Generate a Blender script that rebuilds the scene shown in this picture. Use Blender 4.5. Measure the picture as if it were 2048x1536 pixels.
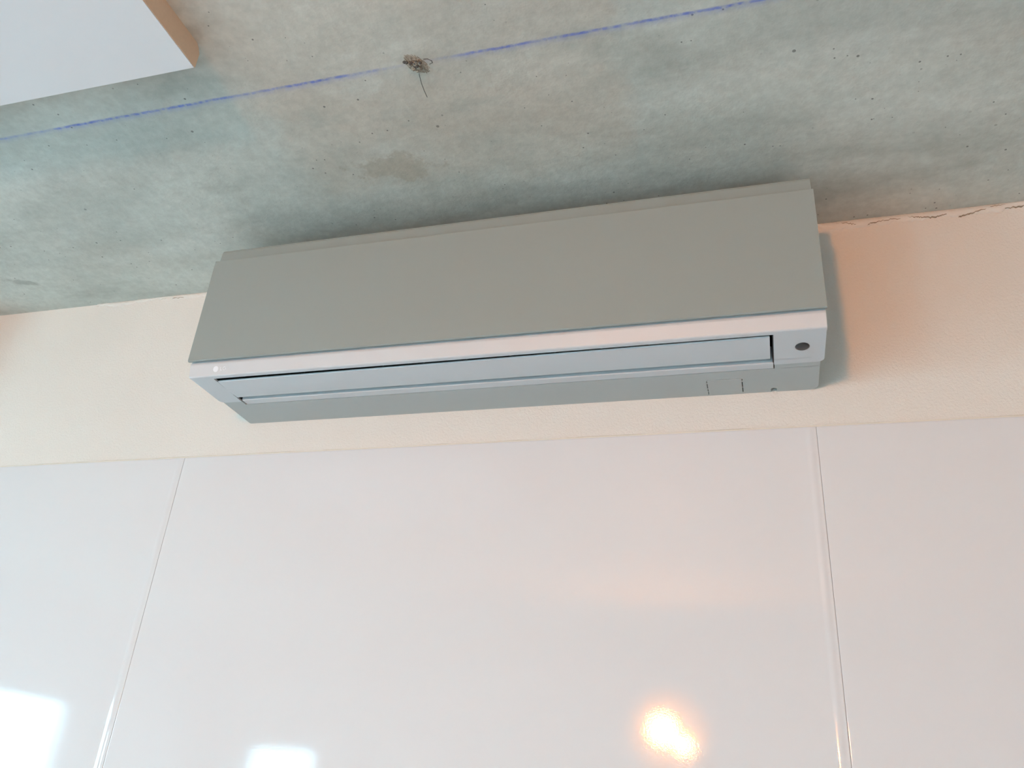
import bpy, bmesh, math, random
from mathutils import Matrix, Vector
random.seed(7)
C = bpy.context.scene.collection
for o in list(bpy.data.objects):
    bpy.data.objects.remove(o)

# ------------------------------------------------------------------ camera
CAM_Z = 1.70                       # everything "up" below is measured from the eye, +CAM_Z
F_PX = 1692.09
cam_d = bpy.data.cameras.new('camera')
cam_d.sensor_fit = 'HORIZONTAL'; cam_d.sensor_width = 36.0
cam_d.lens = 36.0 * F_PX / 2048.0
cam_d.clip_start = 0.01
cam = bpy.data.objects.new('camera', cam_d); C.objects.link(cam)
R = ((0.9595525, -0.2736274, 0.0662347),          # columns: right, forward, up
     (0.27282028, 0.84570058, -0.45864978),
     (0.06948443, 0.45816872, 0.88614521))
m = Matrix.Identity(4)
for i in range(3):
    m[i][0] = R[i][0]; m[i][1] = R[i][2]; m[i][2] = -R[i][1]
m[2][3] = CAM_Z
cam.matrix_world = m
bpy.context.scene.camera = cam

# ------------------------------------------------------------------ sky, exposure
world = bpy.data.worlds.new('overcast_sky'); bpy.context.scene.world = world
world.use_nodes = True
bg = world.node_tree.nodes['Background']
bg.inputs['Color'].default_value = (0.465, 0.80, 0.98, 1)
SKY = 24.0
bg.inputs['Strength'].default_value = SKY
vs = bpy.context.scene.view_settings
vs.view_transform = 'Standard'; vs.look = 'None'; vs.gamma = 1.0
vs.use_curve_mapping = False
vs.exposure = 0.05

# ------------------------------------------------------------------ room numbers
D = 1.1065                         # tile wall plane
HC = CAM_Z + 0.8394                # ceiling
ZT = CAM_Z + 0.5025                # top of the tile panels
XL, XR, YB = -3.40, 1.85, -2.60
# openings: (along-wall start, end, z0, z1); the first in the left wall (y range), the second in the back wall (x range)
WIN_L = (-1.60, -0.50, 0.10, 2.12)
WIN_B = [(-3.08, -2.56, 0.10, 2.03)]

# portals: guide the sky's light through the openings
PORT = [((XL - 0.13, (WIN_L[0] + WIN_L[1]) / 2, (WIN_L[2] + WIN_L[3]) / 2), WIN_L[1] - WIN_L[0], WIN_L[3] - WIN_L[2], (math.radians(90), 0, math.radians(-90)), 'window_left_offscreen')]
for w in WIN_B:
    PORT.append((((w[0] + w[1]) / 2, YB - 0.13, (w[2] + w[3]) / 2), w[1] - w[0], w[3] - w[2], (math.radians(90), 0, 0), 'window_back_offscreen'))
for loc, sx, sy, rot, pname in PORT:
    l = bpy.data.lights.new(pname, 'AREA'); l.shape = 'RECTANGLE'
    l.size = sx; l.size_y = sy; l.cycles.is_portal = True
    o = bpy.data.objects.new(pname, l); C.objects.link(o)
    o.location = loc; o.rotation_euler = rot          # -Z of the lamp points into the room

# ------------------------------------------------------------------ material helpers
def new_mat(name):
    mt = bpy.data.materials.new(name); mt.use_nodes = True
    nt = mt.node_tree
    return mt, nt, nt.nodes['Principled BSDF']
def N(nt, typ, **kw):
    n = nt.nodes.new(typ)
    for k, v in kw.items():
        if k in ('operation', 'blend_type', 'data_type', 'feature', 'noise_dimensions', 'interpolation_type', 'distance'):
            setattr(n, k, v)
        else:
            n.inputs[k].default_value = v
    return n
def L(nt, a, b): nt.links.new(a, b)
def math_(nt, op, a, b=None, c=None, clamp=False):
    n = nt.nodes.new('ShaderNodeMath'); n.operation = op; n.use_clamp = clamp
    for i, v in enumerate((a, b, c)):
        if v is None: continue
        if isinstance(v, (int, float)): n.inputs[i].default_value = v
        else: nt.links.new(v, n.inputs[i])
    return n.outputs[0]
def mix(nt, fac, a, b):
    n = nt.nodes.new('ShaderNodeMix'); n.data_type = 'RGBA'
    for sock, v in ((n.inputs[0], fac), (n.inputs[6], a), (n.inputs[7], b)):
        if isinstance(v, (int, float)): sock.default_value = v
        elif isinstance(v, tuple): sock.default_value = (*v, 1) if len(v) == 3 else v
        else: nt.links.new(v, sock)
    return n.outputs[2]
def noise(nt, co, scale, detail=4, rough=0.55, stretch=None):
    if stretch:
        mp = nt.nodes.new('ShaderNodeMapping'); mp.inputs['Scale'].default_value = stretch
        nt.links.new(co, mp.inputs[0]); co = mp.outputs[0]
    n = nt.nodes.new('ShaderNodeTexNoise')
    n.inputs['Scale'].default_value = scale; n.inputs['Detail'].default_value = detail
    n.inputs['Roughness'].default_value = rough
    nt.links.new(co, n.inputs['Vector'])
    return n.outputs['Fac']
def smooth(nt, v, a, b, x=0.0, y=1.0):
    n = nt.nodes.new('ShaderNodeMapRange'); n.interpolation_type = 'SMOOTHSTEP'
    for i, val in enumerate((a, b, x, y)): n.inputs[i + 1].default_value = val
    nt.links.new(v, n.inputs[0]); return n.outputs[0]
def coords(nt):
    return nt.nodes.new('ShaderNodeTexCoord').outputs['Object']
def bump(nt, bs, h, strength, dist):
    b = nt.nodes.new('ShaderNodeBump'); b.inputs['Strength'].default_value = strength
    b.inputs['Distance'].default_value = dist
    nt.links.new(h, b.inputs['Height']); nt.links.new(b.outputs[0], bs.inputs['Normal'])

def plain(name, col, rough=0.5, spec=0.5, metal=0.0, grain=0.0, gscale=900, gbump=0.0):
    mt, nt, bs = new_mat(name)
    bs.inputs['Base Color'].default_value = (*col, 1)
    bs.inputs['Roughness'].default_value = rough
    bs.inputs['Specular IOR Level'].default_value = spec
    bs.inputs['Metallic'].default_value = metal
    if grain or gbump:
        co = coords(nt); nz = noise(nt, co, gscale, 2)
        if grain:
            lo = tuple(c * (1 - grain) for c in col); hi = tuple(min(1, c * (1 + grain)) for c in col)
            L(nt, mix(nt, nz, lo, hi), bs.inputs['Base Color'])
        if gbump: bump(nt, bs, nz, gbump, 0.0006)
    return mt

# concrete ceiling: formwork sheets, trowel clouds, air pores, a stain and a blue chalk line
def concrete():
    mt, nt, bs = new_mat('raw_concrete')
    co = coords(nt)
    sp = nt.nodes.new('ShaderNodeSeparateXYZ'); L(nt, co, sp.inputs[0])
    X, Y = sp.outputs[0], sp.outputs[1]
    cloud = noise(nt, co, 3.2, 4, 0.6, (1.0, 2.2, 1))
    cloud2 = noise(nt, co, 6.0, 4, 0.62, (0.8, 2.0, 1))
    fine = noise(nt, co, 120, 2, 0.6)
    hue = noise(nt, co, 4.1, 3, 0.5, (0.8, 1.5, 1))
    cool = mix(nt, smooth(nt, cloud, 0.32, 0.70), (0.465, 0.490, 0.450), (0.590, 0.615, 0.565))
    warm = mix(nt, smooth(nt, cloud, 0.32, 0.70), (0.505, 0.465, 0.400), (0.595, 0.555, 0.485))
    # formwork sheet between two joints, ragged soft edges
    wob = math_(nt, 'MULTIPLY', math_(nt, 'SUBTRACT', noise(nt, co, 14, 4), 0.5), 0.07)
    Xw = math_(nt, 'ADD', X, wob)
    sheet = math_(nt, 'MULTIPLY', smooth(nt, Xw, -0.65, -0.585), smooth(nt, Xw, -0.112, -0.150))
    Yw = math_(nt, 'ADD', Y, math_(nt, 'MULTIPLY', wob, 1.4))
    sheet = math_(nt, 'MULTIPLY', sheet, smooth(nt, Yw, 0.935, 0.86))
    w = math_(nt, 'ADD', math_(nt, 'MULTIPLY', sheet, 0.72), math_(nt, 'MULTIPLY', smooth(nt, hue, 0.46, 0.72), 0.35), clamp=True)
    col = mix(nt, w, cool, warm)
    # pale laitance bands
    band = math_(nt, 'MULTIPLY', smooth(nt, cloud2, 0.50, 0.72), 0.34)
    col = mix(nt, band, col, (0.69, 0.705, 0.655))
    dk = math_(nt, 'MULTIPLY', smooth(nt, cloud2, 0.48, 0.28), 0.55)
    col = mix(nt, dk, col, (0.37, 0.385, 0.345))
    # brown stain
    dx = math_(nt, 'MULTIPLY', math_(nt, 'ADD', X, 0.482), 1 / 0.075)
    dy = math_(nt, 'MULTIPLY', math_(nt, 'SUBTRACT', Y, 0.857), 1 / 0.028)
    r2 = math_(nt, 'ADD', math_(nt, 'MULTIPLY', dx, dx), math_(nt, 'MULTIPLY', dy, dy))
    r2 = math_(nt, 'ADD', r2, math_(nt, 'MULTIPLY', math_(nt, 'SUBTRACT', noise(nt, co, 22, 4, 0.7), 0.5), 5.5))
    st = math_(nt, 'MULTIPLY', smooth(nt, r2, 1.15, 0.55), 0.72)
    col = mix(nt, st, col, (0.43, 0.385, 0.315))
    # smudge near the added shading box
    dx = math_(nt, 'MULTIPLY', math_(nt, 'ADD', X, 1.315), 1 / 0.035)
    dy = math_(nt, 'MULTIPLY', math_(nt, 'SUBTRACT', Y, math_(nt, 'ADD', 1.013, math_(nt, 'MULTIPLY', dx, 0.012))), 1 / 0.010)
    r2 = math_(nt, 'ADD', math_(nt, 'MULTIPLY', dx, dx), math_(nt, 'MULTIPLY', dy, dy))
    r2 = math_(nt, 'ADD', r2, math_(nt, 'MULTIPLY', math_(nt, 'SUBTRACT', noise(nt, co, 50, 4), 0.5), 3.0))
    col = mix(nt, math_(nt, 'MULTIPLY', smooth(nt, r2, 1.2, 0.3), 0.35), col, (0.15, 0.15, 0.14))
    # pores
    pore_h = None
    for sc, lim, thr in ((34, 0.080, 0.25), (80, 0.120, 0.40)):
        v = nt.nodes.new('ShaderNodeTexVoronoi'); v.inputs['Scale'].default_value = sc
        mp = nt.nodes.new('ShaderNodeMapping'); mp.inputs['Scale'].default_value = (1, 1, 0.0)
        L(nt, co, mp.inputs[0]); L(nt, mp.outputs[0], v.inputs['Vector'])
        cs = nt.nodes.new('ShaderNodeSeparateColor'); L(nt, v.outputs['Color'], cs.inputs[0])
        size = math_(nt, 'MULTIPLY', cs.outputs[1], lim)
        dot = math_(nt, 'MULTIPLY', math_(nt, 'LESS_THAN', v.outputs['Distance'], size),
                    math_(nt, 'GREATER_THAN', cs.outputs[0], thr))
        clump = smooth(nt, noise(nt, co, 6 + sc * 0.05, 2), 0.36, 0.52)
        dot = math_(nt, 'MULTIPLY', dot, clump)
        col = mix(nt, math_(nt, 'MULTIPLY', dot, 0.72), col, (0.085, 0.085, 0.08))
        pore_h = dot if pore_h is None else math_(nt, 'MAXIMUM', pore_h, dot)
    # chalk line at y = 0.684
    jit = math_(nt, 'MULTIPLY', math_(nt, 'SUBTRACT', noise(nt, co, 30, 3), 0.5), 0.002)
    dyl = math_(nt, 'ADD', math_(nt, 'SUBTRACT', Y, 0.6838), jit)
    core = smooth(nt, math_(nt, 'ABSOLUTE', dyl), 0.0030, 0.0008)
    dust = math_(nt, 'MULTIPLY', smooth(nt, dyl, 0.011, 0.0), smooth(nt, dyl, -0.004, 0.0))
    gaps = smooth(nt, noise(nt, co, 9, 3, 0.65, (1, 0.05, 1)), 0.30, 0.62, 0.30, 1.0)
    spk = smooth(nt, fine, 0.30, 0.62, 0.35, 1.0)
    chalk = math_(nt, 'ADD', math_(nt, 'MULTIPLY', core, 0.46), math_(nt, 'MULTIPLY', dust, 0.40))
    chalk = math_(nt, 'MULTIPLY', math_(nt, 'MULTIPLY', chalk, gaps), spk)
    # worn away round the chipped spot
    hx = math_(nt, 'ABSOLUTE', math_(nt, 'ADD', X, 0.378))
    chalk = math_(nt, 'MULTIPLY', chalk, smooth(nt, hx, 0.015, 0.085, 0.15, 1.0))
    col = mix(nt, chalk, col, (0.095, 0.155, 0.56))
    mot = noise(nt, co, 48, 3, 0.7)
    g = mix(nt, fine, (0.90, 0.90, 0.90), (1.10, 1.10, 1.10))
    mm = nt.nodes.new('ShaderNodeMix'); mm.data_type = 'RGBA'; mm.blend_type = 'MULTIPLY'
    mm.inputs[0].default_value = 1.0
    L(nt, col, mm.inputs[6]); L(nt, g, mm.inputs[7])
    m2 = nt.nodes.new('ShaderNodeMix'); m2.data_type = 'RGBA'; m2.blend_type = 'MULTIPLY'; m2.inputs[0].default_value = 1.0
    L(nt, mm.outputs[2], m2.inputs[6]); L(nt, mix(nt, smooth(nt, mot, 0.3, 0.7), (0.925, 0.925, 0.925), (1.03, 1.03, 1.03)), m2.inputs[7])
    L(nt, m2.outputs[2], bs.inputs['Base Color'])
    bs.inputs['Roughness'].default_value = 0.62
    bs.inputs['Specular IOR Level'].default_value = 0.35
    h = math_(nt, 'ADD', math_(nt, 'MULTIPLY', mot, 0.5), math_(nt, 'MULTIPLY', fine, 0.25))
    bump(nt, bs, h, 0.42, 0.0036)
    return mt

def plaster():
    mt, nt, bs = new_mat('painted_plaster')
    co = coords(nt)
    a = noise(nt, co, 2.2, 4); b = noise(nt, co, 260, 2, 0.65)
    col = mix(nt, smooth(nt, a, 0.3, 0.7), (0.735, 0.705, 0.655), (0.775, 0.745, 0.695))
    L(nt, col, bs.inputs['Base Color'])
    bs.inputs['Roughness'].default_value = 0.75
    bs.inputs['Specular IOR Level'].default_value = 0.25
    h = b
    bump(nt, bs, h, 0.42, 0.0024)
    return mt

M = {}
M['concrete'] = concrete()
M['far_concrete'] = plain('raw_concrete_further_off', (0.49, 0.505, 0.465), 0.7, 0.3, grain=0.10, gscale=4)
M['plaster'] = plaster()
M['white_wall'] = plain('white_wall_paint', (0.78, 0.77, 0.75), 0.8, 0.2)
M['floor'] = plain('pale_floor', (0.62, 0.61, 0.59), 0.45, 0.4)
M['ground'] = plain('pale_paving', (0.42, 0.42, 0.40), 0.9, 0.1)
def tile_mat():
    mt, nt, bs = new_mat('gloss_white_panel')
    co = coords(nt)
    bs.inputs['Base Color'].default_value = (0.715, 0.712, 0.722, 1)
    bs.inputs['Roughness'].default_value = 0.04
    bs.inputs['Specular IOR Level'].default_value = 0.5
    bump(nt, bs, noise(nt, co, 420, 2), 0.05, 0.0004)
    return mt
M['tile'] = tile_mat()
M['caulk'] = plain('beige_caulk', (0.70, 0.655, 0.57), 0.7, 0.3, grain=0.05, gscale=80)
M['seam'] = plain('dark_joint', (0.30, 0.29, 0.29), 0.9, 0.1)
M['crack'] = plain('crack_shade_dirt', (0.34, 0.28, 0.21), 0.95, 0.0, grain=0.3, gscale=400)
M['silver'] = plain('pearl_silver_plastic', (0.60, 0.61, 0.625), 0.38, 0.5, grain=0.015, gscale=1500)
M['grey'] = plain('matt_silver_grey_paint', (0.297, 0.334, 0.318), 0.50, 0.4, grain=0.03, gscale=1800)
M['base_grey'] = plain('base_grey_plastic', (0.455, 0.470, 0.460), 0.50, 0.4)
M['dark'] = plain('black_cavity_plastic', (0.022, 0.024, 0.026), 0.6, 0.3)
M['fin'] = plain('grey_louvre_plastic', (0.10, 0.12, 0.115), 0.6, 0.3)
M['lens'] = plain('smoked_lens', (0.022, 0.022, 0.025), 0.3, 0.4)
M['print'] = plain('white_print', (0.80, 0.82, 0.86), 0.35, 0.5)
M['pit_dark'] = plain('painted_pit_shade', (0.10, 0.095, 0.09), 0.8, 0.2)
M['white_board'] = plain('white_melamine', (0.72, 0.72, 0.735), 0.5, 0.4, gbump=0.08, gscale=500)
M['mdf'] = plain('raw_mdf_edge', (0.70, 0.53, 0.385), 0.8, 0.2, grain=0.05, gscale=250)
M['chip'] = plain('broken_concrete', (0.34, 0.30, 0.245), 0.9, 0.1, grain=0.6, gscale=180)
M['wire'] = plain('rusty_wire', (0.09, 0.085, 0.08), 0.7, 0.3)
M['frame'] = plain('white_window_frame', (0.70, 0.70, 0.70), 0.4, 0.5)
M['metal'] = plain('brushed_brass', (0.55, 0.42, 0.25), 0.35, 0.5, metal=1.0)
M['hood'] = plain('spill_hood_black', (0.025, 0.024, 0.023), 0.6, 0.3)
def glass_mat():
    mt, nt, bs = new_mat('window_glass')
    out = nt.nodes['Material Output']
    tr = nt.nodes.new('ShaderNodeBsdfTransparent'); gl = nt.nodes.new('ShaderNodeBsdfGlossy')
    gl.inputs['Roughness'].default_value = 0.02
    mx = nt.nodes.new('ShaderNodeMixShader'); mx.inputs[0].default_value = 0.06
    L(nt, tr.outputs[0], mx.inputs[1]); L(nt, gl.outputs[0], mx.inputs[2]); L(nt, mx.outputs[0], out.inputs[0])
    return mt
M['glass'] = glass_mat()
def bulb_mat():
    mt, nt, bs = new_mat('glowing_bulb')
    bs.inputs['Base Color'].default_value = (1, 0.9, 0.75, 1)
    bs.inputs['Emission Color'].default_value = (1.0, 0.34, 0.06, 1)
    bs.inputs['Emission Strength'].default_value = BULB
    return mt
BULB = 695.0
M['bulb'] = bulb_mat()

# ------------------------------------------------------------------ mesh helpers
def obj(name, bm, mat, parent=None, smooth_=False):
    bmesh.ops.recalc_face_normals(bm, faces=bm.faces)
    me = bpy.data.meshes.new(name); bm.to_mesh(me); bm.free()
    me.materials.append(M[mat])
    if smooth_:
        for p in me.polygons: p.use_smooth = True
    o = bpy.data.objects.new(name, me); C.objects.link(o)
    if parent is not None: o.parent = parent; o.matrix_parent_inverse = parent.matrix_world.inverted()
    return o
def tag(o, label=None, cat=None, group=None, kind=None):
    for k, v in (('label', label), ('category', cat), ('group', group), ('kind', kind)):
        if v: o[k] = v
    return o
def empty(name, loc):
    o = bpy.data.objects.new(name, None); C.objects.link(o); o.location = loc
    o.empty_display_size = 0.05
    o.matrix_world = Matrix.Translation(loc)
    return o
def bx(bm, x0, x1, y0, y1, z0, z1):
    v = [bm.verts.new((x, y, z)) for x in (x0, x1) for y in (y0, y1) for z in (z0, z1)]
    for f in ((0, 1, 3, 2), (4, 6, 7, 5), (0, 4, 5, 1), (2, 3, 7, 6), (0, 2, 6, 4), (1, 5, 7, 3)):
        bm.faces.new([v[i] for i in f])
    return v
def box(*a):
    bm = bmesh.new(); bx(bm, *a); return bm
def bevelled(a, off, seg=2):
    bm = box(*a)
    bmesh.ops.bevel(bm, geom=bm.edges[:], offset=off, segments=seg, affect='EDGES', profile=0.5)
    return bm
def extrude_x(bm, prof, x0, x1):
    """closed profile of (y, z) points extruded along x, both ends capped"""
    a = [bm.verts.new((x0, y, z)) for y, z in prof]; b = [bm.verts.new((x1, y, z)) for y, z in prof]
    n = len(prof)
    for i in range(n): bm.faces.new((a[i], a[(i + 1) % n], b[(i + 1) % n], b[i]))
    bm.faces.new(a); bm.faces.new(b)
def extrude_z(bm, prof, z0, z1):
    a = [bm.verts.new((x, y, z0)) for x, y in prof]; b = [bm.verts.new((x, y, z1)) for x, y in prof]
    n = len(prof)
    for i in range(n): bm.faces.new((a[i], a[(i + 1) % n], b[(i + 1) % n], b[i]))
    bm.faces.new(a); bm.faces.new(b)
def tube(bm, pts, r, n=6):
    rings = []
    for i, p in enumerate(pts):
        p = Vector(p)
        d = (Vector(pts[min(i + 1, len(pts) - 1)]) - Vector(pts[max(i - 1, 0)])).normalized()
        u = d.orthogonal().normalized(); w = d.cross(u)
        rings.append([bm.verts.new(p + r * (math.cos(2 * math.pi * k / n) * u + math.sin(2 * math.pi * k / n) * w)) for k in range(n)])
    for a, b in zip(rings, rings[1:]):
        for k in range(n): bm.faces.new((a[k], a[(k + 1) % n], b[(k + 1) % n], b[k]))
    bm.faces.new(rings[0]); bm.faces.new(rings[-1])
def lathe(bm, prof, c, n=32):
    rings = [[bm.verts.new((c[0] + r * math.cos(2 * math.pi * k / n), c[1] + r * math.sin(2 * math.pi * k / n), c[2] + z)) for k in range(n)] for r, z in prof]
    for a, b in zip(rings, rings[1:]):
        for k in range(n): bm.faces.new((a[k], a[(k + 1) % n], b[(k + 1) % n], b[k]))
    return rings
Zc = CAM_Z

# ------------------------------------------------------------------ the room shell
tag(obj('floor', box(XL, XR, YB, D + 0.12, -0.1, 0), 'floor'), kind='structure')
def ceiling_bm():
    bm = box(XL - 0.12, XR + 0.12, YB - 0.12, D + 0.12, HC, HC + 0.15)
    for co_, no in (((-2.1, 0, 0), (1, 0, 0)), ((1.3, 0, 0), (1, 0, 0)), ((0, -0.3, 0), (0, 1, 0))):
        bmesh.ops.bisect_plane(bm, geom=bm.verts[:] + bm.edges[:] + bm.faces[:], plane_co=co_, plane_no=no)
    for f in bm.faces:
        c = f.calc_center_median()
        f.material_index = 0 if (-2.1 < c.x < 1.3 and c.y > -0.3 and c.z < HC + 0.01) else 1
    return bm
ceiling = tag(obj('ceiling', ceiling_bm(), 'concrete'),
              'raw grey concrete ceiling with pores, stains and a blue chalk line', kind='structure')
ceiling.data.materials.append(M['far_concrete'])
wall = tag(obj('wall_front', box(XL, XR, D + 0.0015, D + 0.12, 0, HC), 'plaster'),
           'cream painted plaster wall above glossy white panels', kind='structure')
tag(obj('wall_right', box(XR, XR + 0.12, YB, D + 0.12, 0, HC), 'white_wall'), kind='structure')
def holed_wall(name, a0, a1, holes, along_x):
    bm = bmesh.new()
    cells = []; at = a0
    for h0, h1, z0, z1 in holes:
        cells += [(at, h0, 0, HC), (h0, h1, 0, z0), (h0, h1, z1, HC)]; at = h1
    cells.append((at, a1, 0, HC))
    for (p, q, za, zb_) in cells:
        if along_x: bx(bm, p, q, YB - 0.12, YB, za, zb_)
        else: bx(bm, XL - 0.12, XL, p, q, za, zb_)
    return tag(obj(name, bm, 'white_wall'), kind='structure')
def window(name, hole, along_x):
    h0, h1, z0, z1 = hole; t = 0.045
    bm = bmesh.new()
    def b(bm, p, q, d0, d1, za, zb_):
        if along_x: bx(bm, p, q, YB - d1, YB - d0, za, zb_)
        else: bx(bm, XL - d1, XL - d0, p, q, za, zb_)
    for (p, q, za, zb_) in ((h0, h0 + t, z0, z1), (h1 - t, h1, z0, z1), (h0 + t, h1 - t, z0, z0 + t), (h0 + t, h1 - t, z1 - t, z1)):
        b(bm, p, q, 0.03, 0.10, za, zb_)
    w = tag(obj(name, bm, 'frame'), kind='structure')
    bm = bmesh.new(); b(bm, h0 + t, h1 - t, 0.062, 0.068, z0 + t, z1 - t)
    obj('pane', bm, 'glass', w)
holed_wall('wall_left', YB, D + 0.12, [WIN_L], False); window('window_1', WIN_L, False)
holed_wall('wall_back', XL, XR, WIN_B, True); window('window_2', WIN_B[0], True)
tag(obj('ground', box(-14, 6, -14, 6, -0.5, -0.3), 'ground'), kind='structure')

# ------------------------------------------------------------------ gloss panels with rolled edges
TW = 1.0
def panel_bm(w, h):
    """origin at the top-left of the face (y = 0); the right rim swells a little, the top edge rolls back"""
    bm = bmesh.new()
    cols = [(0.0, 0.0040), (0.0, 0.0002), (0.0006, 0.0), (0.0012, 0.0), (0.0020, 0.0), (w - 0.0170, 0.0), (w - 0.0160, 0.0)]
    n = 18
    for k in range(n + 1):
        a = k / n
        cols.append((w - 0.0150 + 0.0125 * a, -0.00045 * math.sin(math.pi * a) ** 2))
    cols += [(w - 0.0018, 0.0), (w - 0.0012, 0.0), (w - 0.0006, 0.0), (w, 0.0002), (w, 0.0040)]
    rows = [(0.0, 0.0040), (0.0, 0.0006), (-0.0004, 0.00030), (-0.0010, 0.00014), (-0.0018, 0.00005), (-0.0028, 0.0), (-0.0036, 0.0), (-0.0045, 0.0), (-0.6, 0.0), (-h, 0.0)]
    vs_ = [[bm.verts.new((x, max(yx, yz) if max(yx, yz) > 0.001 else yx + yz, z)) for x, yx in cols] for z, yz in rows]
    for r0, r1 in zip(vs_, vs_[1:]):
        for k in range(len(cols) - 1):
            f = bm.faces.new((r0[k], r0[k + 1], r1[k + 1], r1[k])); f.smooth = True
    return bm
GAP = 0.0005
first = None
for k in range(-2, 3):
    x0 = -0.9222 + k * TW
    if x0 >= XR: continue
    if first is None:
        first = obj('tile_panel', panel_bm(TW - GAP, ZT), 'tile', wall)
        o = first
    else:
        o = first.copy(); C.objects.link(o)
    o.location = (x0 + GAP / 2, D, ZT)
bm = bmesh.new()
for k in range(-1, 2):
    x = -0.9222 + k * TW
    bx(bm, x - GAP * 0.9, x + GAP * 0.9, D + 0.0004, D + 0.004, 0.02, ZT - 0.001)
obj('panel_joint', bm, 'seam', wall)
# thin bead of caulk along the top of the panels
bm = bmesh.new()
n = 160; prev = None
for i in range(n + 1):
    x = -2.9 + i * 4.7 / n
    t = ZT + 0.0022 + random.uniform(-0.0006, 0.0007)
    cur = [bm.verts.new(p) for p in ((x, D - 0.0002, ZT - 0.0006), (x, D - 0.0006, ZT + 0.0008), (x, D + 0.002, t), (x, D + 0.003, ZT - 0.001))]
    if prev:
        for k in range(4): bm.faces.new((prev[k], prev[(k + 1) % 4], cur[(k + 1) % 4], cur[k]))
    prev = cur
obj('caulk_line', bm, 'caulk', wall)

# ragged plaster bead in the corner under the ceiling
def bead(x0, x1, n, hmin, hmax, dmin, dmax, seed):
    rnd = random.Random(seed); bm = bmesh.new(); prev = None
    h = (hmin + hmax) / 2; d = (dmin + dmax) / 2
    for i in range(n + 1):
        x = x0 + (x1 - x0) * i / n
        h = min(hmax, max(hmin, h + rnd.uniform(-1, 1) * (hmax - hmin) * 0.28))
        d = min(dmax, max(dmin, d + rnd.uniform(-1, 1) * (dmax - dmin) * 0.35))
        cur = [bm.verts.new(p) for p in ((x, D + 0.003, HC + 0.001), (x, D - d, HC + 0.0005), (x, D - d * 0.85, HC - h * 0.5), (x, D + 0.0010, HC - h), (x, D + 0.003, HC - h))]
        if prev:
            for k in range(5): bm.faces.new((prev[k], prev[(k + 1) % 5], cur[(k + 1) % 5], cur[k]))
        prev = cur
    return bm
obj('plaster_bead', bead(0.10, 0.75, 260, 0.004, 0.014, 0.0004, 0.0012, 3), 'plaster', wall, True)
obj('plaster_bead', bead(-1.22, -0.80, 170, 0.002, 0.009, 0.0004, 0.0014, 4), 'plaster', wall, True)
# cracks in that corner: shade and dirt painted on wiggling slivers, tapered at both ends
def crack(pts, wmax, seed):
    rnd = random.Random(seed); bm = bmesh.new(); prev = None
    fine = []
    for (x0, z0), (x1, z1) in zip(pts, pts[1:]):
        for s in range(6): fine.append((x0 + (x1 - x0) * s / 6, z0 + (z1 - z0) * s / 6 + rnd.uniform(-1, 1) * 0.0011))
    fine.append(pts[-1])
    for i, (x, z) in enumerate(fine):
        a = i / (len(fine) - 1); w = wmax * (math.sin(math.pi * a) ** 0.6) * rnd.uniform(0.35, 1.0) + 0.0001
        cur = [bm.verts.new(p) for p in ((x, D - 0.0008, z - w / 2), (x, D - 0.0011, z + w / 2), (x, D + 0.003, z + w / 2), (x, D + 0.003, z - w / 2))]
        if prev:
            for k in range(4): bm.faces.new((prev[k], prev[(k + 1) % 4], cur[(k + 1) % 4], cur[k]))
        prev = cur
    return bm
Zr = CAM_Z
for i, (pts, w) in enumerate((
        ([(0.136, .8365), (0.150, .8350), (0.158, .8325), (0.164, .8310)], 0.0015),
        ([(0.180, .8275), (0.184, .8300), (0.196, .8320), (0.212, .8330), (0.226, .8325)], 0.0011),
        ([(0.236, .8340), (0.247, .8325), (0.256, .8300), (0.268, .8290), (0.279, .8292), (0.288, .8318)], 0.0012),
        ([(0.303, .8235), (0.309, .8265), (0.321, .8290), (0.336, .8325), (0.352, .8362), (0.366, .8368)], 0.0015),
        ([(0.364, .8300), (0.385, .8312), (0.405, .8318), (0.430, .8328)], 0.0010),
        ([(-1.045, .8335), (-1.020, .8330)], 0.0008), ([(-0.962, .8320), (-0.945, .8335)], 0.0009))):
    obj('crack', crack([(x, Zr + z) for x, z in pts], w, 20 + i), 'crack', wall)

# box added just beyond the frame, under the ceiling, to shade the corner
tag(obj('added_shade_box', bevelled((XL - 0.01, -1.56, 0.92, D + 0.01, Zc + 0.63, HC + 0.005), 0.004), 'white_wall'),
    'unseen white box added along the wall to shade the corner', kind='structure')

# chipped spot on the chalk line with crumbs and a wire end
cx, cy = -0.3815, 0.6855
rnd = random.Random(11)
bm = bmesh.new()
ret = bmesh.ops.create_grid(bm, x_segments=26, y_segments=20, size=0.5)
for v in bm.verts:
    u, w = v.co.x * 2, v.co.y * 2
    rr = math.hypot(u, w) + rnd.uniform(-0.08, 0.08)
    depth = max(0.0, 1 - rr) ** 0.6
    v.co = Vector((cx + u * 0.0150 + w * 0.002, cy + w * 0.0165 + u * 0.005, HC + 0.0006 - depth * rnd.uniform(0.0008, 0.0042)))
bmesh.ops.delete(bm, geom=[v for v in bm.verts if v.co.z > HC + 0.0004 and False], context='VERTS')
obj('chipped_spot', bm, 'chip', ceiling)
for i in range(9):
    bm = bmesh.new()
    bmesh.ops.create_icosphere(bm, subdivisions=1, radius=rnd.uniform(0.0020, 0.0038))
    ox, oy = cx + rnd.uniform(-0.010, 0.011), cy + rnd.uniform(-0.010, 0.011)
    for v in bm.verts:
        v.co = Vector((v.co.x * rnd.uniform(0.8, 1.3) + ox, v.co.y * rnd.uniform(0.8, 1.2) + oy, v.co.z * 0.7 + HC - 0.0025))
    obj('concrete_crumb', bm, 'chip', ceiling)
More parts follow.
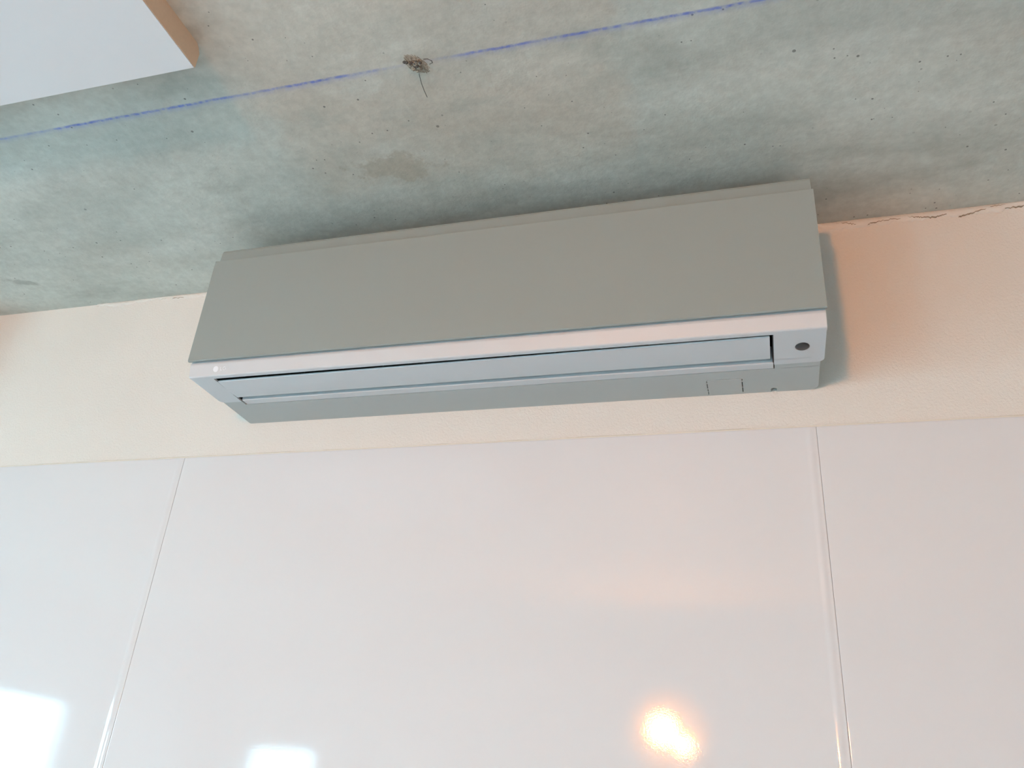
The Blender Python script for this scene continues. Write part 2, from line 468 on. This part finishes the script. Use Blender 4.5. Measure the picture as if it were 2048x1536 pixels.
for i in range(9):  # dark lumps: shade of the broken-out pits put into colour
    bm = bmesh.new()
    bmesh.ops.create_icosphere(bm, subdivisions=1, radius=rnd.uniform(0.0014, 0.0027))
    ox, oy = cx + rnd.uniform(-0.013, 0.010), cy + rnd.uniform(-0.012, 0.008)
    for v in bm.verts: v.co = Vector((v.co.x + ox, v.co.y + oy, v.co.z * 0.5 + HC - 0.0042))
    obj('pit_shade_lump', bm, 'pit_dark', ceiling)
bm = bmesh.new()
tube(bm, [(cx - 0.002, cy + 0.014, HC - 0.001), (cx - 0.0035, cy + 0.028, HC - 0.004), (cx - 0.004, cy + 0.040, HC - 0.005), (cx - 0.0055, cy + 0.053, HC - 0.002)], 0.00042, 5)
obj('wire_end', bm, 'wire', ceiling)
bm = bmesh.new()
tube(bm, [(cx + 0.012, cy - 0.006, HC - 0.001), (cx + 0.018, cy - 0.007, HC - 0.003), (cx + 0.0225, cy - 0.004, HC - 0.004), (cx + 0.022, cy + 0.000, HC - 0.003), (cx + 0.017, cy + 0.003, HC - 0.001)], 0.0005, 5)
obj('wire_end', bm, 'wire', ceiling)

# ------------------------------------------------------------------ white board fixed under the ceiling
bx1, by1 = -0.642, 0.6035
board = empty('ceiling_board', (bx1 - 0.30, by1 - 0.35, HC - 0.0345))
tag(board, 'white flat board with bare beige edge fixed under the concrete ceiling', 'board')
bw, bl = 0.62, 0.75
bm = bevelled((bx1 - bw, bx1 - 0.0008, by1 - bl, by1 - 0.0005, HC - 0.0345, HC - 0.0330), 0.0004, 1)
obj('face', bm, 'white_board', board)
bm = bmesh.new()   # core with its upper rim eased
extrude_x(bm, [(by1 - bl, HC - 0.0332), (by1, HC - 0.0332), (by1, HC - 0.0105), (by1 - 0.004, HC - 0.004), (by1 - 0.010, HC + 0.0005), (by1 - bl, HC + 0.0005)], bx1 - bw, bx1)
obj('core', bm, 'mdf', board)

# ------------------------------------------------------------------ the air conditioner
AX0, AX1 = -0.8150, 0.0905
zb = Zc + 0.5585            # underside
ac = empty('air_conditioner', ((AX0 + AX1) / 2, D, zb))
tag(ac, 'silver grey split air conditioner indoor unit mounted high on the plaster wall', 'air conditioner')
SX0, SX1 = -0.7780, 0.0280  # outlet opening
# front shell: three lengths, the middle one with the outlet cavity
top = Zc + 0.7905
outer_up = [(1.040, top + 0.009), (0.975, top + 0.009), (0.958, top + 0.0070), (0.949, top + 0.003), (0.9440, top - 0.003),
            (0.9400, Zc + 0.640), (0.9390, Zc + 0.583), (0.9385, Zc + 0.577), (0.9420, zb + 0.0012), (0.9428, zb + 0.0002), (0.9440, zb)]
full = outer_up + [(1.0265, zb), (1.0275, zb + 0.001), (1.040, zb + 0.001)]
cav = outer_up + [(0.9498, zb), (0.9502, zb + 0.001), (0.9510, zb + 0.090), (1.040, zb + 0.090)]
bm = bmesh.new()
extrude_x(bm, cav, SX0, SX1)
# rounded rear-lower corners of the two end blocks
def end_block(xa, xb, outer_left):
    sgn = 1 if outer_left else -1
    xo = xa if outer_left else xb
    xi = xb if outer_left else xa
    extrude_x(bm, outer_up + [(1.0150, zb), (1.0150, zb + 0.03), (1.040, zb + 0.03)], min(xo, xi), max(xo, xi))
    r = 0.009
    pl = [(xi, 1.0145), (xo, 1.0145)]
    for k in range(0, 7):
        a = k / 6 * math.pi / 2
        pl.append((xo + sgn * r * (1 - math.cos(a)), 1.0190 + 0.0085 * math.sin(a)))
    pl.append((xi, 1.0275))
    extrude_z(bm, pl, zb, zb + 0.031)
end_block(AX0, SX0, True); end_block(SX1, AX1, False)
shell = obj('front_shell', bm, 'silver', ac)

# dark lining of the outlet
bm = bmesh.new()
bx(bm, SX0 + 0.0003, SX1 - 0.0003, 0.9512, 1.0400, zb + 0.060, zb + 0.066)      # roof
bx(bm, SX0 + 0.0003, SX1 - 0.0003, 0.9508, 0.9520, zb + 0.0022, zb + 0.062)      # front cheek
bx(bm, SX0 + 0.0002, SX0 + 0.0014, 0.9512, 1.0360, zb + 0.0025, zb + 0.062)      # left cheek
bx(bm, SX1 - 0.0014, SX1 - 0.0002, 0.9512, 1.0360, zb + 0.0008, zb + 0.062)      # right cheek
bx(bm, SX0 + 0.0003, SX1 - 0.0003, 1.0200, 1.0212, zb + 0.0240, zb + 0.062)
bx(bm, SX0 + 0.0003, SX1 - 0.0003, 1.0385, 1.0402, zb + 0.005, zb + 0.062)
obj('outlet_lining', bm, 'dark', ac)
# upright louvre fins inside the outlet
fin0 = None
for k in range(12):
    x = -0.7050 + k * 0.0640
    if fin0 is None:
        bm = bmesh.new(); extrude_x(bm, [(0.953, zb + 0.010), (0.975, zb + 0.014), (0.985, zb + 0.055), (0.953, zb + 0.055)], -0.0009, 0.0009)
        fin0 = obj('louvre_fin', bm, 'fin', ac); o = fin0
    else:
        o = fin0.copy(); C.objects.link(o)
    o.location = (x, 0, 0)
    o.matrix_parent_inverse = ac.matrix_world.inverted()
# swing vane, slightly askew in its opening
bm = bmesh.new()
vp = [(0.0, 0.0016), (0.0012, 0.0), (0.0300, -0.0006), (0.0445, -0.0004), (0.0450, 0.0002), (0.0560, 0.0004), (0.0575, 0.0018), (0.0560, 0.0042), (0.030, 0.0046), (0.002, 0.0040)]
a = [bm.verts.new((SX0 + 0.0005, 0.9600 + y * 0.96, zb + 0.0002 + z)) for y, z in vp]
b = [bm.verts.new((SX1 - 0.0045, 0.9558 + y * 1.01, zb + 0.0006 + z)) for y, z in vp]
n = len(vp)
for i in range(n): bm.faces.new((a[i], a[(i + 1) % n], b[(i + 1) % n], b[i]))
bm.faces.new(a); bm.faces.new(b)
obj('vane', bm, 'silver', ac)
# rear lip of the outlet: flat rail with a slope going up into the opening
bm = bmesh.new()
extrude_x(bm, [(1.0232, zb + 0.0060), (1.0228, zb + 0.0010), (1.0236, zb + 0.0003), (1.0250, zb + 0.0001), (1.0380, zb + 0.0006), (1.0390, zb + 0.0014), (1.0390, zb + 0.0060)], SX0 + 0.0036, SX1 - 0.0008)
obj('outlet_lip', bm, 'silver', ac)
bm = bmesh.new()
extrude_x(bm, [(1.0205, zb + 0.0240), (1.0228, zb + 0.0022), (1.0260, zb + 0.0022), (1.0260, zb + 0.0250), (1.0205, zb + 0.0250)], SX0 + 0.0036, SX1 - 0.0016)
obj('outlet_slope', bm, 'silver', ac)
# rear chassis: slightly narrower, rounded upright corners, stands against the wall
CX0, CX1 = -0.8112, 0.0858
zr = zb + 0.0006
def chassis_plan(xa, xb, ya, yb, rl, rr):
    p = [(xa, ya), (xb, ya)]
    for k in range(7):
        a = k / 6 * math.pi / 2
        p.append((xb - rr * (1 - math.cos(a)), yb - rr + rr * math.sin(a)))
    for k in range(7):
        a = math.pi / 2 - k / 6 * math.pi / 2
        p.append((xa + rl * (1 - math.cos(a)), yb - rl + rl * math.sin(a)))
    return p
hx, hr = 0.0272, 0.0042     # half-round drain notch at the wall
plan = chassis_plan(CX0, CX1, 1.0395, D + 0.0012, 0.002, 0.012)
bm = bmesh.new()
# bottom skin cut for the drain notch
ya, yb = 1.0395, D + 0.0012
ring = [(CX0, ya), (CX1, ya)]
rr = 0.012
for k in range(7):
    a = k / 6 * math.pi / 2
    ring.append((CX1 - rr * (1 - math.cos(a)), yb - rr + rr * math.sin(a)))
hy = yb - 0.0105
ring.append((hx + hr, yb))
for k in range(0, 9):
    a = k / 8 * math.pi
    ring.append((hx + hr * math.cos(a), hy + 0.003 - hr * math.sin(a)))
ring.append((hx - hr, yb))
ring += [(CX0 + 0.002, yb), (CX0, yb - 0.002)]
extrude_z(bm, ring, zr, zr + 0.010)
# slots cut through the bottom skin round the snap-in cover
SLOTS = ((-0.0624, -0.0612, 1.0635, 1.0685), (-0.0624, -0.0612, 1.0720, 1.0850), (-0.0624, -0.0612, 1.0875, 1.0930), (-0.0624, -0.0612, 1.0955, 1.1040),
         (-0.0150, -0.0138, 1.0630, 1.0680), (-0.0150, -0.0138, 1.0720, 1.0870), (-0.0150, -0.0138, 1.0895, 1.1020),
         (-0.0612, -0.0565, 1.0607, 1.0617), (-0.0215, -0.0150, 1.0607, 1.0617), (-0.0500, -0.0300, 1.0609, 1.0617))
skin = obj('chassis_skin', bm, 'base_grey')
bm = bmesh.new()
for x0, x1, y0, y1 in SLOTS: bx(bm, x0, x1, y0, y1, zr - 0.01, zr + 0.0085)
cutter = obj('slot_cutter', bm, 'base_grey')
md = skin.modifiers.new('slots', 'BOOLEAN'); md.operation = 'DIFFERENCE'; md.object = cutter; md.solver = 'EXACT'
bpy.context.view_layer.update()
cut = bpy.data.meshes.new_from_object(skin.evaluated_get(bpy.context.evaluated_depsgraph_get()))
for o in (skin, cutter): bpy.data.objects.remove(o)
bm = bmesh.new(); bm.from_mesh(cut); bpy.data.meshes.remove(cut)
extrude_z(bm, plan, zr + 0.010, top + 0.008)
extrude_z(bm, [(CX0, 1.0272), (SX0, 1.0272), (SX0, 1.0400), (CX0, 1.0400)], zr, top + 0.006)
extrude_z(bm, [(SX1 + 0.0006, 1.0272), (CX1, 1.0272), (CX1, 1.0400), (SX1 + 0.0006, 1.0400)], zr, top + 0.006)
chassis = obj('chassis', bm, 'base_grey', ac)
obj('drain_hole', box(hx - hr, hx + hr, hy - 0.002, yb, zr + 0.0085, zr + 0.0098), 'base_grey', ac)
# snap-in cover plate on the chassis underside with its broken outline
cv = obj('cover_plate', bevelled((-0.0612, -0.0150, 1.0618, 1.1060, zr - 0.0004, zr + 0.003), 0.0003, 1), 'base_grey', ac)
# receiver lens: pointed oval
bm = bmesh.new()
sx, sy = 0.0628, 0.9842
pl = []
for k in range(24):
    a = 2 * math.pi * k / 24
    pl.append((sx + 0.0088 * math.cos(a), sy + 0.0098 * math.sin(a) * (abs(math.sin(a)) ** 0.12)))
v0 = [bm.verts.new((x, y, zb + 0.002)) for x, y in pl]
v1 = [bm.verts.new((x, y, zb - 0.0006)) for x, y in pl]
v2 = [bm.verts.new((sx + (x - sx) * 0.72, sy + (y - sy) * 0.72, zb - 0.0016)) for x, y in pl]
for k in range(24):
    j = (k + 1) % 24
    bm.faces.new((v0[k], v0[j], v1[j], v1[k])); bm.faces.new((v1[k], v1[j], v2[j], v2[k]))
bm.faces.new(v2)
obj('receiver_lens', bm, 'lens', ac, True)

# trim strip under the panel, a touch proud of the shell
bm = bmesh.new()
extrude_x(bm, [(0.9392, Zc + 0.5812), (0.9378, Zc + 0.5800), (0.9376, Zc + 0.5770), (0.9412, zb + 0.0014), (0.9420, zb + 0.0003), (0.9436, zb - 0.0002), (0.9480, zb - 0.0002), (0.9484, zb + 0.0004), (0.9484, zb + 0.004), (0.9440, Zc + 0.5812)],
          AX0 - 0.0004, AX1 + 0.0004)
strip = obj('trim_strip', bm, 'silver', ac)
strip['label'] = 'pale pearl silver strip'

# flat front panel, wider than the shell
PX0, PX1 = -0.8166, 0.0926
pb, pt = Zc + 0.5808, Zc + 0.7652
bm = bmesh.new()
extrude_x(bm, [(0.9304, pb + 0.0012), (0.9316, pb), (0.9345, pb + 0.0004), (0.9372, pb + 0.0040), (0.9380, pt - 0.001), (0.9370, pt), (0.9314, pt), (0.9304, pt - 0.0010)], PX0, PX1)
obj('front_panel', bm, 'grey', ac)
bm = bmesh.new()
extrude_x(bm, [(0.9376, pt - 0.012), (0.9380, pt), (0.9402, top - 0.0030), (0.9416, top + 0.0012), (0.9450, top + 0.0042), (0.9450, pt - 0.012)], AX0 - 0.0003, AX1 + 0.0003)
obj('top_band', bm, 'grey', ac)
# spacer rails behind the panel so that it is carried by the shell
obj('panel_rail', box(AX0 + 0.004, AX1 - 0.004, 0.9366, 0.9400, pb + 0.004, pb + 0.020), 'grey', ac)
obj('panel_rail', box(AX0 + 0.004, AX1 - 0.004, 0.9366, 0.9400, pt - 0.025, pt - 0.004), 'grey', ac)

# maker's mark on the strip: round emblem and two letters
lz = Zc + 0.5688
ly = 0.9386
def strip_pt(x, h):       # a point on the sloping strip, h above its centre line
    t = (lz + h - (zb + 0.0014)) / ((Zc + 0.5770) - (zb + 0.0014))
    y = 0.9412 + (0.9376 - 0.9412) * t
    return (x, y - 0.00025, lz + h)
def flat_on_strip(polys, name, mat, parent):
    bm = bmesh.new()
    for poly in polys:
        f = [bm.verts.new(strip_pt(x, h)) for x, h in poly]
        bk = [bm.verts.new((strip_pt(x, h)[0], strip_pt(x, h)[1] + 0.0008, strip_pt(x, h)[2])) for x, h in poly]
        bm.faces.new(f)
        for k in range(len(f)): bm.faces.new((f[k], f[(k + 1) % len(f)], bk[(k + 1) % len(f)], bk[k]))
    o = obj(name, bm, mat, parent); return o
ex, er = -0.7700, 0.0045
disc = [(ex + er * math.cos(2 * math.pi * k / 28), er * math.sin(2 * math.pi * k / 28)) for k in range(28)]
emblem = flat_on_strip([disc], 'emblem', 'print', strip)
def stroke(x0, h0, x1, h1, w):
    d = Vector((x1 - x0, h1 - h0)); nrm = Vector((-d.y, d.x)).normalized() * w / 2
    return [(x0 + nrm.x, h0 + nrm.y), (x1 + nrm.x, h1 + nrm.y), (x1 - nrm.x, h1 - nrm.y), (x0 - nrm.x, h0 - nrm.y)]
lx, lh = -0.7618, 0.0026
letters = [stroke(lx, lh, lx, -lh, 0.0010), stroke(lx, -lh + 0.0004, lx + 0.0028, -lh + 0.0004, 0.0009)]
gx = lx + 0.0066
arc = [(gx + 0.0024 * math.cos(a), 0.0025 * math.sin(a)) for a in [math.radians(40 + 280 * k / 10) for k in range(11)]]
for p, q in zip(arc, arc[1:]): letters.append(stroke(*p, *q, 0.0009))
letters += [stroke(gx + 0.0024, -0.0020, gx + 0.0024, 0.0002, 0.0009), stroke(gx + 0.0026, 0.0, gx + 0.0008, 0.0, 0.0008)]
flat_on_strip(letters, 'lettering', 'print', strip)

# ------------------------------------------------------------------ the warm lamp behind the viewer
px, py, pz = -0.445, -1.50, Zc + 0.371
lamp = empty('pendant_lamp_offscreen', (px, py, HC))
tag(lamp, 'small hanging lamp with two glowing warm bulbs in an added dark hood that blocks spill', 'lamp')
bm = bmesh.new(); lathe(bm, [(0.001, 0.0), (0.05, 0.0), (0.05, -0.018), (0.012, -0.03), (0.001, -0.03)], (px, py, HC + 0.001)); obj('ceiling_rose', bm, 'metal', lamp, True)
bm = bmesh.new(); tube(bm, [(px, py, HC - 0.02), (px, py - 0.06, pz + 0.10)], 0.004, 8); obj('cord', bm, 'wire', lamp)
# hood added to block the lamp's spill, open only towards the tiled wall
bm = bmesh.new()
hc = Vector((px + 0.03, py, pz - 0.015))
rings = []
for rad, back in ((0.157, 0.050), (0.156, -0.005), (0.150, -0.05), (0.130, -0.085), (0.095, -0.110), (0.045, -0.122), (0.010, -0.124)):
    rings.append([bm.verts.new(hc + Vector((rad * math.cos(2 * math.pi * k / 32), back, rad * math.sin(2 * math.pi * k / 32)))) for k in range(32)])
for a, b in zip(rings, rings[1:]):
    for k in range(32): bm.faces.new((a[k], a[(k + 1) % 32], b[(k + 1) % 32], b[k]))
bm.faces.new(rings[-1])
obj('hood', bm, 'hood', lamp, True)
def globe(x, y, z, r):
    bm = bmesh.new(); bmesh.ops.create_uvsphere(bm, u_segments=24, v_segments=14, radius=r)
    for v in bm.verts: v.co += Vector((x, y, z))
    return bm
bm = bmesh.new(); tube(bm, [(px, py - 0.115, pz), (px, py - 0.05, pz)], 0.014, 12); obj('holder', bm, 'metal', lamp)
obj('bulb_offscreen', globe(px, py, pz, 0.050), 'bulb', lamp, True)
bm = bmesh.new(); tube(bm, [(px + 0.03, py - 0.115, pz - 0.015), (px + 0.075, py - 0.06, pz - 0.045), (px + 0.080, py - 0.028, pz - 0.052)], 0.008, 8); obj('arm', bm, 'metal', lamp)
obj('bulb_offscreen', globe(px + 0.080, py, pz - 0.052, 0.028), 'bulb', lamp, True)
